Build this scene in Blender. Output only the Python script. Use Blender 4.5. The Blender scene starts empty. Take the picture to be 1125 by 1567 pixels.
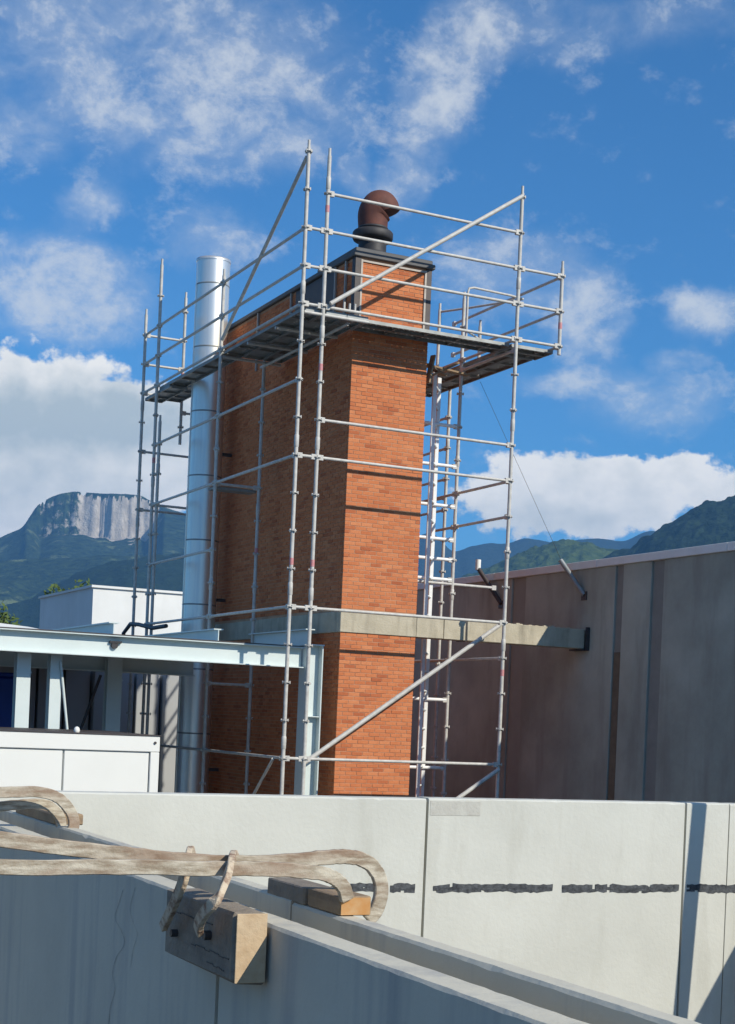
import bpy, bmesh, math, random
import numpy as np
from mathutils import Vector, Matrix
random.seed(7)
np.random.seed(7)
S = bpy.context.scene
COL = S.collection
R = math.radians
# World axes: X runs along the front of the scaffold, Y away along its side, Z up; eye height is 5 m.
EZ = 5.0
DECK = EZ + 5.462

# ------------------------------------------------------------------ camera
AL, RO = 0.4498, 0.0424
CAM = Vector((-7.883, -18.835, EZ))
fwd = Vector((math.sin(AL), math.cos(AL), 0)); rgt = Vector((math.cos(AL), -math.sin(AL), 0)); upv = Vector((0, 0, 1))
cx = math.cos(RO) * rgt + math.sin(RO) * upv
cy = -math.sin(RO) * rgt + math.cos(RO) * upv
cam = bpy.data.cameras.new('camera')
camo = bpy.data.objects.new('camera', cam)
COL.objects.link(camo)
camo.matrix_world = Matrix(((cx.x, cy.x, -fwd.x, CAM.x), (cx.y, cy.y, -fwd.y, CAM.y), (cx.z, cy.z, -fwd.z, CAM.z), (0, 0, 0, 1)))
cam.sensor_width = 36
cam.lens = 2368.8 / 1567 * 36
cam.shift_y = 0.2040
cam.clip_start = 0.1
cam.clip_end = 60000
S.camera = camo

# ------------------------------------------------------------------ sun and sky
SUN = Vector((0.51, -1.0, 0.79)).normalized()
sun = bpy.data.lights.new('sun', 'SUN')
sun.energy = 5.0
sun.angle = R(0.53)
sun.color = (1.0, 0.94, 0.82)
suno = bpy.data.objects.new('sun', sun)
COL.objects.link(suno)
suno.rotation_euler = SUN.to_track_quat('Z', 'Y').to_euler()
suno.location = (8, -12, 30)

W = bpy.data.worlds.new('World')
S.world = W
W.use_nodes = True
wn, wl = W.node_tree.nodes, W.node_tree.links
wn.clear()


def wnode(t, **k):
    n = wn.new(t)
    for a, b in k.items():
        setattr(n, a, b)
    return n


def wmath(op, a, b=None, c=None, clamp=False):
    n = wnode('ShaderNodeMath', operation=op, use_clamp=clamp)
    for i, v in enumerate((a, b, c)):
        if v is None:
            continue
        if isinstance(v, (int, float)):
            n.inputs[i].default_value = v
        else:
            wl.new(v, n.inputs[i])
    return n.outputs[0]


def wrange(v, a, b, c=0.0, d=1.0, smooth=True):
    n = wnode('ShaderNodeMapRange', interpolation_type='SMOOTHSTEP' if smooth else 'LINEAR')
    wl.new(v, n.inputs[0])
    for i, x in enumerate((a, b, c, d)):
        n.inputs[i + 1].default_value = x
    return n.outputs[0]


sky = wnode('ShaderNodeTexSky', sky_type='NISHITA')
sky.sun_disc = False
sky.sun_elevation = math.asin(SUN.z)
sky.sun_rotation = math.atan2(SUN.x, SUN.y)
sky.altitude = 500
sky.air_density = 1.0
sky.dust_density = 0.3
sky.ozone_density = 3.0
tc = wnode('ShaderNodeTexCoord')
rot = wnode('ShaderNodeVectorRotate', rotation_type='Z_AXIS')
rot.inputs['Angle'].default_value = AL
wl.new(tc.outputs['Generated'], rot.inputs['Vector'])
sep = wnode('ShaderNodeSeparateXYZ')
wl.new(rot.outputs[0], sep.inputs[0])
DX, DY, DZ = sep.outputs
azr = wmath('ARCTAN2', DX, DY)
az = wmath('MULTIPLY', azr, 180 / math.pi)
el = wmath('MULTIPLY', wmath('ARCSINE', DZ), 180 / math.pi)
AE = wnode('ShaderNodeCombineXYZ')
wl.new(az, AE.inputs[0]); wl.new(el, AE.inputs[1])
ae = AE.outputs[0]
# broad cloud banks: azimuth, elevation, radii, turn (degrees) and weight
HIGH = [(9.9, 11.9, 3.2, 1.3, 0, 0.27), (-9.01, 22.80, 8.5, 3.4, -2, 0.27), (-6.54, 20.94, 4.84, 1.9, -2, 0.24), (2.06, 22.83, 1.45, 3.63, -22, 0.38), (5.84, 24.29, 3.63, 1.45, -2, 0.20), (-13.30, 19.67, 1.45, 1.21, -2, 0.25), (-10.89, 17.80, 1.45, 0.97, 23, 0.30), (10.79, 24.49, 3.39, 1.09, -2, 0.18), (0.31, 18.98, 1.21, 0.85, -2, 0.30), (-1.40, 19.44, 0.60, 0.85, -2, 0.20), (4.79, 16.24, 3.63, 1.69, -2, 0.25), (7.60, 14.71, 1.45, 1.45, 18, 0.40), (11.70, 14.92, 1.45, 0.97, -2, 0.40), (10.84, 13.36, 1.21, 0.39, -2, 0.30), (-11.91, 14.64, 3.39, 1.81, -2, 0.45), (-6.35, 16.98, 2.18, 1.21, -2, 0.25), (6.39, 12.42, 1.69, 0.60, -2, 0.25)]
LOW = [(-13.2, 8.1, 3.4, 2.0, 0, 0.9), (-8.9, 8.6, 2.6, 1.0, 0, 0.85), (-11.72, 10.14, 5.56, 2.30, -2, 0.95), (-7.91, 9.25, 2.90, 2.18, -2, 0.60), (-12.30, 7.56, 3.63, 1.45, -2, 0.70), (6.56, 8.59, 3.63, 1.50, -2, 0.90), (11.03, 8.90, 2.90, 1.09, -2, 0.80), (9.21, 7.59, 2.18, 0.85, -2, 0.50), (-24, 10, 6, 2.5, 0, .8), (27, 10, 8, 2, 0, .8), (48, 12, 8, 3, 0, .8), (-50, 11, 9, 3, 0, .8)]
GREY = [(-11.26, 10.41, 5.08, 1.33, 3, 0.9), (-12.32, 8.02, 2.90, 0.73, -2, 0.35), (6.85, 7.53, 4.35, 0.68, -2, 0.40), (-24, 9.5, 6, 1.4, 0, .8), (27, 9, 7, 1, 0, .6), (48, 11, 8, 2, 0, .7), (-50, 10, 8, 2, 0, .7)]


def wnoise(vec, scale, detail=8, rough=0.6, dist=0.0, mapping=None):
    if mapping:
        m = wnode('ShaderNodeMapping')
        m.inputs['Location'].default_value = mapping[0]
        m.inputs['Rotation'].default_value = (0, 0, R(mapping[2]))
        m.inputs['Scale'].default_value = mapping[1]
        wl.new(vec, m.inputs[0]); vec = m.outputs[0]
    n = wnode('ShaderNodeTexNoise')
    n.inputs['Scale'].default_value = scale
    n.inputs['Detail'].default_value = detail
    n.inputs['Roughness'].default_value = rough
    n.inputs['Distortion'].default_value = dist
    wl.new(vec, n.inputs['Vector'])
    return n.outputs['Fac'], n.outputs['Color']


def wblobs(vec, lst):
    tot = None
    for a, e, rx, ry, tr, amp in lst:
        m = wnode('ShaderNodeMapping', vector_type='TEXTURE')
        m.inputs['Location'].default_value = (a, e, 0)
        m.inputs['Rotation'].default_value = (0, 0, R(tr))
        m.inputs['Scale'].default_value = (rx * 1.25, ry * 1.25, 1)
        wl.new(vec, m.inputs[0])
        ln = wnode('ShaderNodeVectorMath', operation='LENGTH')
        wl.new(m.outputs[0], ln.inputs[0])
        v = wrange(ln.outputs['Value'], 1.3, 0.2, 0.0, amp)
        tot = v if tot is None else wmath('MAXIMUM', wmath('MAXIMUM', tot, v), wmath('MULTIPLY', wmath('ADD', tot, v), 0.8))
    return tot


# wobble the banks' outlines
_, wcol = wnoise(ae, 0.55, 5, 0.6)
wob = wnode('ShaderNodeVectorMath', operation='MULTIPLY_ADD')
wl.new(wcol, wob.inputs[0]); wob.inputs[1].default_value = (2.2, 1.6, 0); wob.inputs[2].default_value = (-1.1, -0.8, 0)
wa = wnode('ShaderNodeVectorMath', operation='ADD')
wl.new(ae, wa.inputs[0]); wl.new(wob.outputs[0], wa.inputs[1])
aew = wa.outputs[0]
hb = wblobs(aew, HIGH)
lb = wblobs(aew, LOW)
gb = wblobs(aew, GREY)
n1, _ = wnoise(ae, 0.42, 9, 0.62, 0.25, ((3, 1, 0), (1.0, 1.5, 1), -24))
n2, _ = wnoise(ae, 1.7, 8, 0.72, 0.1, ((7, 3, 0), (1.0, 1.3, 1), 30))
hd = wmath('ADD', wmath('ADD', wrange(el, 28, 48, 0.0, 0.22), wmath('ADD', wmath('MULTIPLY', n1, 1.05), wmath('MULTIPLY', n2, 0.40))), hb)  # the elevation term adds unseen cloud cover overhead to whiten the fill light
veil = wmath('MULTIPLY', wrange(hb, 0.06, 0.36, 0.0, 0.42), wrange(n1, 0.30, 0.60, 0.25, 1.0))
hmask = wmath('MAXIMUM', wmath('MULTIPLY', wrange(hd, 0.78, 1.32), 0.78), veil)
n3, _ = wnoise(ae, 0.62, 10, 0.58, 0.0, ((11, 5, 0), (1.0, 1.25, 1), 0))
n4, _ = wnoise(ae, 0.62, 6, 0.58, 0.0, ((11.35, 4.2, 0), (1.0, 1.25, 1), 0))
lowfade = wmath('MULTIPLY', wrange(el, 22, 12), wrange(el, -1, 3))
ld = wmath('ADD', wmath('MULTIPLY', wmath('SUBTRACT', n3, 0.5), 1.3), lb)
lmask = wmath('MULTIPLY', wrange(ld, 0.30, 0.50), lowfade)
# shading of the cumulus: white crowns, grey undersides
shade = wmath('ADD', gb, wmath('MULTIPLY', wmath('SUBTRACT', n4, 0.5), 1.2), None)
shade = wmath('ADD', shade, wmath('MULTIPLY', wrange(ld, 0.45, 1.1), 0.25), None, True)
lowcol = wnode('ShaderNodeMix', data_type='RGBA')
wl.new(shade, lowcol.inputs['Factor'])
lowcol.inputs['A'].default_value = (11.6, 11.2, 10.2, 1)
lowcol.inputs['B'].default_value = (5.8, 6.5, 6.4, 1)
tint = wnode('ShaderNodeMix', data_type='RGBA', blend_type='MULTIPLY')
tint.inputs['Factor'].default_value = 1
tint.inputs['B'].default_value = (0.40, 0.94, 1.32, 1)
wl.new(sky.outputs[0], tint.inputs['A'])
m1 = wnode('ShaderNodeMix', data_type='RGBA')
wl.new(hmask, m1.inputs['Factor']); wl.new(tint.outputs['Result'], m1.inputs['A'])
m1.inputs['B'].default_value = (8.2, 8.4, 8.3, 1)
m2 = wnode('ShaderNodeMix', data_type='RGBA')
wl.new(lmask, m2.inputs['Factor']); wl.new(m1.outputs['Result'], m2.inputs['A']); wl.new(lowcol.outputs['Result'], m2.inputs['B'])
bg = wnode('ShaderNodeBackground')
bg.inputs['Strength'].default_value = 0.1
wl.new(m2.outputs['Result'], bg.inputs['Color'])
wo = wnode('ShaderNodeOutputWorld')
wl.new(bg.outputs[0], wo.inputs['Surface'])

S.view_settings.view_transform = 'Standard'
S.view_settings.look = 'None'
S.view_settings.exposure = 0.03
S.view_settings.gamma = 1.0
S.view_settings.use_curve_mapping = False
S.cycles.volume_bounces = 0
S.cycles.max_bounces = 8


# ------------------------------------------------------------------ materials
def mat(name, base, rough=0.7, metal=0.0, var=None, scale=3.0, amount=0.5, bump=0.0, bscale=40.0, vstretch=None,
        stain=None, sscale=1.0, sstretch=(1, 1, 0.15), samount=0.5, random_tint=None, spec=None, vr=(0.35, 0.7), sr=(0.5, 0.72)):
    m = bpy.data.materials.new(name)
    m.use_nodes = True
    n, l = m.node_tree.nodes, m.node_tree.links
    b = n['Principled BSDF']
    b.inputs['Roughness'].default_value = rough
    b.inputs['Metallic'].default_value = metal
    if spec is not None:
        b.inputs['Specular IOR Level'].default_value = spec
    geo = n.new('ShaderNodeNewGeometry')
    col = None

    def noise(sc, det=6, stretch=None):
        v = geo.outputs['Position']
        if stretch:
            mp = n.new('ShaderNodeMapping'); mp.inputs['Scale'].default_value = stretch
            l.new(v, mp.inputs[0]); v = mp.outputs[0]
        t = n.new('ShaderNodeTexNoise'); t.inputs['Scale'].default_value = sc; t.inputs['Detail'].default_value = det
        t.inputs['Roughness'].default_value = 0.62
        l.new(v, t.inputs['Vector'])
        return t.outputs['Fac']

    def mix(fac, a, bb, lo, hi, amt):
        r = n.new('ShaderNodeMapRange'); r.inputs[1].default_value = lo; r.inputs[2].default_value = hi; r.inputs[4].default_value = amt
        l.new(fac, r.inputs[0])
        x = n.new('ShaderNodeMix'); x.data_type = 'RGBA'
        l.new(r.outputs[0], x.inputs['Factor'])
        if isinstance(a, tuple):
            x.inputs['A'].default_value = (*a, 1)
        else:
            l.new(a, x.inputs['A'])
        x.inputs['B'].default_value = (*bb, 1)
        return x.outputs['Result']
    col = base
    if var:
        col = mix(noise(scale, 6, vstretch), col, var, vr[0], vr[1], amount)
    if stain:
        col = mix(noise(sscale, 7, sstretch), col, stain, sr[0], sr[1], samount)
    if random_tint:
        a = n.new('ShaderNodeMath'); a.operation = 'ADD'
        oi = n.new('ShaderNodeObjectInfo')
        l.new(oi.outputs['Random'], a.inputs[0]); l.new(geo.outputs['Random Per Island'], a.inputs[1])
        fr = n.new('ShaderNodeMath'); fr.operation = 'FRACT'; l.new(a.outputs[0], fr.inputs[0])
        cr = n.new('ShaderNodeValToRGB')
        els = cr.color_ramp.elements
        for i, (p, c) in enumerate(random_tint):
            e = els[i] if i < 2 else els.new(p)
            e.position = p; e.color = (*c, 1)
        l.new(fr.outputs[0], cr.inputs[0])
        x = n.new('ShaderNodeMix'); x.data_type = 'RGBA'; x.blend_type = 'MULTIPLY'; x.inputs['Factor'].default_value = 1
        l.new(cr.outputs[0], x.inputs['A'])
        if isinstance(col, tuple):
            x.inputs['B'].default_value = (*col, 1)
        else:
            l.new(col, x.inputs['B'])
        col = x.outputs['Result']
    if isinstance(col, tuple):
        b.inputs['Base Color'].default_value = (*col, 1)
    else:
        l.new(col, b.inputs['Base Color'])
    if bump:
        bp = n.new('ShaderNodeBump'); bp.inputs['Strength'].default_value = bump; bp.inputs['Distance'].default_value = 0.01
        l.new(noise(bscale, 5), bp.inputs['Height'])
        l.new(bp.outputs[0], b.inputs['Normal'])
    return m


M = {}
M['brick'] = mat('brick_clay', (1, 1, 1), 0.9, spec=0.12, var=(0.80, 0.74, 0.70), scale=14, amount=0.6, bump=0.5, bscale=60,
                 random_tint=[(0.0, (0.58, 0.192, 0.082)), (1.0, (0.63, 0.225, 0.098)), (0.06, (0.44, 0.130, 0.058)), (0.14, (0.59, 0.198, 0.084)), (0.5, (0.63, 0.225, 0.096)), (0.75, (0.55, 0.175, 0.073)), (0.9, (0.66, 0.255, 0.115))])
M['mortar'] = mat('lime_mortar', (0.58, 0.36, 0.23), 0.95, spec=0.1, var=(0.34, 0.17, 0.10), scale=4, bump=0.4)
M['galv'] = mat('galvanised_steel', (0.60, 0.58, 0.53), 0.5, 0.0, spec=0.4, var=(0.38, 0.36, 0.33), scale=13, amount=0.7, bump=0.1)
M['galv_dull'] = mat('dull_galvanised_deck', (0.34, 0.36, 0.36), 0.55, 0.45, var=(0.20, 0.21, 0.20), scale=5, amount=0.8, stain=(0.16, 0.12, 0.09), sscale=3, sstretch=(1, 1, 1), samount=0.6)
M['bright_alu'] = mat('bright_aluminium', (0.82, 0.82, 0.79), 0.4, 0.0, var=(0.68, 0.68, 0.65), scale=9)
M['sticker'] = mat('red_marker_band', (0.55, 0.20, 0.20), 0.6, var=(0.62, 0.40, 0.40), scale=30)
M['stainless'] = mat('stainless_flue', (0.90, 0.86, 0.78), 0.36, 0.75, stain=(0.62, 0.65, 0.66), sscale=14, sstretch=(1, 1, 0.02), samount=0.7)
M['dark_steel'] = mat('dark_painted_steel', (0.055, 0.050, 0.052), 0.55, 0.2, var=(0.10, 0.07, 0.055), scale=8, amount=0.7)
M['light_trim'] = mat('weathered_light_trim', (0.42, 0.38, 0.33), 0.6, 0.2, var=(0.25, 0.21, 0.18), scale=10)
M['rust'] = mat('rusty_iron', (0.17, 0.062, 0.042), 0.75, 0.15, var=(0.085, 0.035, 0.03), scale=6, amount=0.9, stain=(0.05, 0.035, 0.035), sscale=5, samount=0.5, bump=0.3)
M['iron_black'] = mat('sooty_black_iron', (0.035, 0.035, 0.038), 0.6, 0.3, var=(0.10, 0.09, 0.085), scale=7, amount=0.5)
M['roof_lead'] = mat('grey_lead_cap', (0.10, 0.10, 0.10), 0.6, 0.1, var=(0.05, 0.05, 0.05), scale=5)
M['band'] = mat('cast_concrete_beam', (0.54, 0.48, 0.36), 0.9, var=(0.40, 0.35, 0.25), scale=5, amount=0.8, stain=(0.22, 0.19, 0.14), sscale=6, sstretch=(1, 1, 0.12), samount=0.6, bump=0.5)
M['paint_blue'] = mat('pale_blue_steel_paint', (0.65, 0.71, 0.68), 0.42, 0.0, var=(0.58, 0.645, 0.625), scale=2.5, amount=0.7)
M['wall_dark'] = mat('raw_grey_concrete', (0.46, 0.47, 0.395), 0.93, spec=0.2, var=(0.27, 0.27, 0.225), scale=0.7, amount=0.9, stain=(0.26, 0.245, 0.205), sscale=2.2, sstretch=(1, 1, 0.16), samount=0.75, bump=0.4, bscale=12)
M['wall_joint'] = mat('dark_joint_filler', (0.27, 0.265, 0.235), 0.95, var=(0.18, 0.175, 0.155), scale=4)
M['joint_pale'] = mat('pale_joint_filler', (0.33, 0.32, 0.27), 0.95, var=(0.24, 0.23, 0.20), scale=3)
M['coping'] = mat('grey_coping', (0.80, 0.80, 0.77), 0.7, var=(0.66, 0.66, 0.63), scale=3, bump=0.2)
M['rusty_strip'] = mat('brown_seal_strip', (0.13, 0.10, 0.065), 0.85, var=(0.20, 0.15, 0.10), scale=6, amount=0.8)
M['panel_pale'] = mat('smooth_pale_concrete', (0.60, 0.595, 0.53), 0.88, var=(0.52, 0.515, 0.455), scale=1.6, amount=0.8, stain=(0.40, 0.385, 0.32), sscale=3.2, sstretch=(1, 1, 0.18), samount=0.42, sr=(0.52, 0.70), bump=0.25, bscale=30)
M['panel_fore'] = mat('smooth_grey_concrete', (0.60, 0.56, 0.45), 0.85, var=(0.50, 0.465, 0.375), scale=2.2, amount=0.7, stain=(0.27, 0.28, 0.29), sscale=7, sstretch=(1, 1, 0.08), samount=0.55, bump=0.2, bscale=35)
M['patch'] = mat('grey_repair_mortar', (0.52, 0.51, 0.45), 0.92, var=(0.44, 0.42, 0.37), scale=9, amount=0.9, bump=0.4)
M['bitumen'] = mat('black_bitumen', (0.022, 0.024, 0.028), 0.7, var=(0.14, 0.15, 0.16), scale=22, amount=0.7, bump=0.6, bscale=50)
M['wood'] = mat('weathered_timber', (0.36, 0.255, 0.15), 0.85, var=(0.24, 0.16, 0.095), scale=12, amount=0.8, stain=(0.13, 0.095, 0.07), sscale=5, sstretch=(4, 0.5, 5), samount=0.7, bump=0.6, bscale=35)
M['wood_dark'] = mat('cement_stained_timber', (0.30, 0.25, 0.19), 0.9, var=(0.17, 0.14, 0.11), scale=10, amount=0.8, stain=(0.15, 0.12, 0.10), sscale=6, sstretch=(3, 0.4, 5), samount=0.6, bump=0.7, bscale=40)
M['bar'] = mat('cement_crusted_steel', (0.56, 0.50, 0.39), 0.75, var=(0.25, 0.19, 0.125), scale=60, vstretch=(0.22, 1, 1), amount=0.9, vr=(0.40, 0.62), stain=(0.24, 0.135, 0.08), sscale=14.0, sstretch=(0.22, 1, 1), samount=0.6, sr=(0.47, 0.62), bump=0.3, bscale=70)
M['hook'] = mat('rusty_hook_steel', (0.60, 0.49, 0.35), 0.8, var=(0.22, 0.11, 0.065), scale=30, amount=0.9, vr=(0.45, 0.62), bump=0.6, bscale=70)
M['wood_light'] = mat('pale_sawn_timber', (0.60, 0.45, 0.28), 0.85, var=(0.48, 0.33, 0.19), scale=20, amount=0.9, bump=0.3, bscale=60)
M['orange_wood'] = mat('fresh_sawn_timber', (0.50, 0.24, 0.075), 0.8, var=(0.55, 0.38, 0.20), scale=25, amount=0.9)
M['white'] = mat('white_coated_sheet', (0.81, 0.80, 0.74), 0.5, var=(0.76, 0.75, 0.69), scale=2, amount=0.6)
M['white_render'] = mat('white_render', (0.78, 0.78, 0.75), 0.85, var=(0.68, 0.68, 0.65), scale=1.2, amount=0.7, stain=(0.55, 0.54, 0.50), sscale=0.8, samount=0.3)
M['clad'] = mat('grey_cladding', (0.42, 0.43, 0.43), 0.6, 0.0, var=(0.34, 0.35, 0.35), scale=1.2)
M['clad_dark'] = mat('charcoal_cladding', (0.22, 0.23, 0.24), 0.6, 0.1)
M['soffit'] = mat('blue_grey_soffit', (0.30, 0.40, 0.46), 0.5, 0.0, var=(0.22, 0.30, 0.36), scale=1.0)
M['blue'] = mat('blue_plastic', (0.012, 0.055, 0.36), 0.45)
M['ground'] = mat('gravel_ground', (0.11, 0.105, 0.095), 0.95, var=(0.07, 0.068, 0.06), scale=0.3, amount=0.8)
M['cable'] = mat('black_cable', (0.03, 0.03, 0.035), 0.6)
M['hose'] = mat('black_rubber_hose', (0.035, 0.035, 0.04), 0.5)
M['leaf'] = mat('tree_leaves', (0.055, 0.10, 0.022), 0.8, var=(0.10, 0.14, 0.03), scale=1.2, amount=0.9)
M['bark'] = mat('tree_bark', (0.10, 0.075, 0.05), 0.9)


# ------------------------------------------------------------------ mesh builder
class MB:
    def __init__(s):
        s.v = []; s.f = []; s.sm = []

    def add(s, vs, fs, smooth=False):
        o = len(s.v)
        s.v += [tuple(p) for p in vs]
        for f in fs:
            s.f.append(tuple(i + o for i in f)); s.sm.append(smooth)

    def box(s, a, b):
        x0, y0, z0 = a; x1, y1, z1 = b
        s.add([(x0, y0, z0), (x1, y0, z0), (x1, y1, z0), (x0, y1, z0), (x0, y0, z1), (x1, y0, z1), (x1, y1, z1), (x0, y1, z1)],
              [(0, 3, 2, 1), (4, 5, 6, 7), (0, 1, 5, 4), (1, 2, 6, 5), (2, 3, 7, 6), (3, 0, 4, 7)])
        return s

    def bevbox(s, a, b, w=0.01, jit=0.0):
        bm = bmesh.new()
        bmesh.ops.create_cube(bm, size=1)
        for v in bm.verts:
            v.co = Vector([(a[i] + b[i]) / 2 + v.co[i] * (b[i] - a[i]) for i in range(3)])
        bmesh.ops.bevel(bm, geom=list(bm.edges), offset=w, segments=1, affect='EDGES')
        if jit:
            for v in bm.verts:
                v.co += Vector([random.uniform(-jit, jit) for _ in range(3)])
        bm.verts.index_update()
        s.add([v.co[:] for v in bm.verts], [tuple(v.index for v in f.verts) for f in bm.faces])
        bm.free()
        return s

    def tube(s, p0, p1, r, n=12, r1=None):
        p0, p1 = Vector(p0), Vector(p1)
        return s.sweep([p0, p1], [r, r if r1 is None else r1], n)

    def sweep(s, pts, rad, n=12, caps=True):
        pts = [Vector(p) for p in pts]
        if not isinstance(rad, (list, tuple)):
            rad = [rad] * len(pts)
        up = None
        rings = []
        for i, p in enumerate(pts):
            d = (pts[min(i + 1, len(pts) - 1)] - pts[max(i - 1, 0)]).normalized()
            if up is None:
                up = Vector((0, 0, 1)) if abs(d.z) < 0.9 else Vector((1, 0, 0))
            a = d.cross(up).normalized(); up = a.cross(d).normalized()
            rings.append([p + rad[i] * (math.cos(2 * math.pi * k / n) * a + math.sin(2 * math.pi * k / n) * up) for k in range(n)])
        o = len(s.v)
        for r_ in rings:
            s.v += [tuple(q) for q in r_]
        for i in range(len(pts) - 1):
            for k in range(n):
                s.f.append((o + i * n + k, o + i * n + (k + 1) % n, o + (i + 1) * n + (k + 1) % n, o + (i + 1) * n + k)); s.sm.append(True)
        if caps:
            for R_ in (rings[0], rings[-1]):
                e = len(s.v)
                s.v += [tuple(q) for q in R_]
                s.f.append(tuple(e + k for k in range(n))); s.sm.append(False)
        return s

    def strap(s, pts, bi, w, t, ends=1.0):
        """flat bar: w in the plane of the path, t along bi, rounded arrises"""
        pts = [Vector(p) for p in pts]; bi = Vector(bi).normalized()
        prof = [(-.5, -.36), (-.44, -.5), (.44, -.5), (.5, -.36), (.5, .36), (.44, .5), (-.44, .5), (-.5, .36)]
        o = len(s.v); n = 8; N = len(pts)
        for i, p in enumerate(pts):
            d = (pts[min(i + 1, N - 1)] - pts[max(i - 1, 0)]).normalized()
            nn = bi.cross(d).normalized()
            b2 = d.cross(nn).normalized()
            k = ends if i in (0, N - 1) else 1.0
            for a, b in prof:
                s.v.append(tuple(p + nn * a * w * k + b2 * b * t * k))
        for i in range(N - 1):
            for k in range(n):
                s.f.append((o + i * n + k, o + i * n + (k + 1) % n, o + (i + 1) * n + (k + 1) % n, o + (i + 1) * n + k)); s.sm.append(False)
        s.f.append(tuple(o + k for k in reversed(range(n)))); s.sm.append(False)
        e = o + (N - 1) * n
        s.f.append(tuple(e + k for k in range(n))); s.sm.append(False)
        return s

    def lathe(s, c, prof, n=32, smooth=True):
        o = len(s.v)
        for r, z in prof:
            for k in range(n):
                a = 2 * math.pi * k / n
                s.v.append((c[0] + r * math.cos(a), c[1] + r * math.sin(a), c[2] + z))
        for i in range(len(prof) - 1):
            for k in range(n):
                s.f.append((o + i * n + k, o + i * n + (k + 1) % n, o + (i + 1) * n + (k + 1) % n, o + (i + 1) * n + k)); s.sm.append(smooth)
        for st in (o, o + (len(prof) - 1) * n):
            e = len(s.v)
            s.v += s.v[st:st + n]
            s.f.append(tuple(e + k for k in range(n))); s.sm.append(False)
        return s

    def mesh(s, name, m, off=(0, 0, 0)):
        me = bpy.data.meshes.new(name)
        ox, oy, oz = off
        me.from_pydata([(x - ox, y - oy, z - oz) for x, y, z in s.v], [], s.f)
        me.polygons.foreach_set('use_smooth', s.sm)
        me.materials.append(m)
        bm = bmesh.new(); bm.from_mesh(me)
        bmesh.ops.recalc_face_normals(bm, faces=bm.faces)
        bm.to_mesh(me); bm.free()
        return me


def wpos(o):
    p = Vector(o.location)
    while o.parent:
        o = o.parent; p += Vector(o.location)
    return p


def build(mb, name, m, parent=None, at=None, label=None, cat=None, kind=None, group=None):
    """link one mesh object; 'at' is its own origin in world metres"""
    pw = wpos(parent) if parent else Vector((0, 0, 0))
    at = Vector(at) if at is not None else pw
    o = bpy.data.objects.new(name, mb.mesh(name, m, at))
    COL.objects.link(o)
    o.parent = parent
    o.location = at - pw
    if label: o['label'] = label
    if cat: o['category'] = cat
    if kind: o['kind'] = kind
    if group: o['group'] = group
    return o


def inst(me, name, parent, at, rot=None, label=None):
    pw = wpos(parent) if parent else Vector((0, 0, 0))
    o = bpy.data.objects.new(name, me)
    COL.objects.link(o)
    o.parent = parent
    o.location = Vector(at) - pw
    if rot: o.rotation_euler = rot
    if label: o['label'] = label
    return o


def thing(name, loc, label, cat, group=None):
    o = bpy.data.objects.new(name, None)
    o.empty_display_size = 0.3
    COL.objects.link(o)
    o.location = loc
    o['label'] = label; o['category'] = cat
    if group: o['group'] = group
    return o


# ------------------------------------------------------------------ ground
g = MB(); g.add([(-16000, -16000, 0), (16000, -16000, 0), (16000, 16000, 0), (-16000, 16000, 0)], [(0, 1, 2, 3)])
build(g, 'ground', M['ground'], kind='structure')


# ------------------------------------------------------------------ mountains
def vnoise(x, y, seed):
    r = np.random.RandomState(seed)
    T = r.rand(256, 256)
    xi, yi = np.floor(x).astype(int), np.floor(y).astype(int)
    fx, fy = x - xi, y - yi
    fx = fx * fx * (3 - 2 * fx); fy = fy * fy * (3 - 2 * fy)
    a = T[xi % 256, yi % 256]; b = T[(xi + 1) % 256, yi % 256]; c = T[xi % 256, (yi + 1) % 256]; d = T[(xi + 1) % 256, (yi + 1) % 256]
    return (a * (1 - fx) + b * fx) * (1 - fy) + (c * (1 - fx) + d * fx) * fy


def fbm(x, y, seed, octs=5, ridged=False):
    t = 0; amp = 1; tot = 0
    for i in range(octs):
        v = vnoise(x * 2 ** i + 17 * i, y * 2 ** i, seed + i)
        if ridged: v = 1 - abs(2 * v - 1)
        t = t + v * amp; tot += amp; amp *= 0.5
    return t / tot


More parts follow.
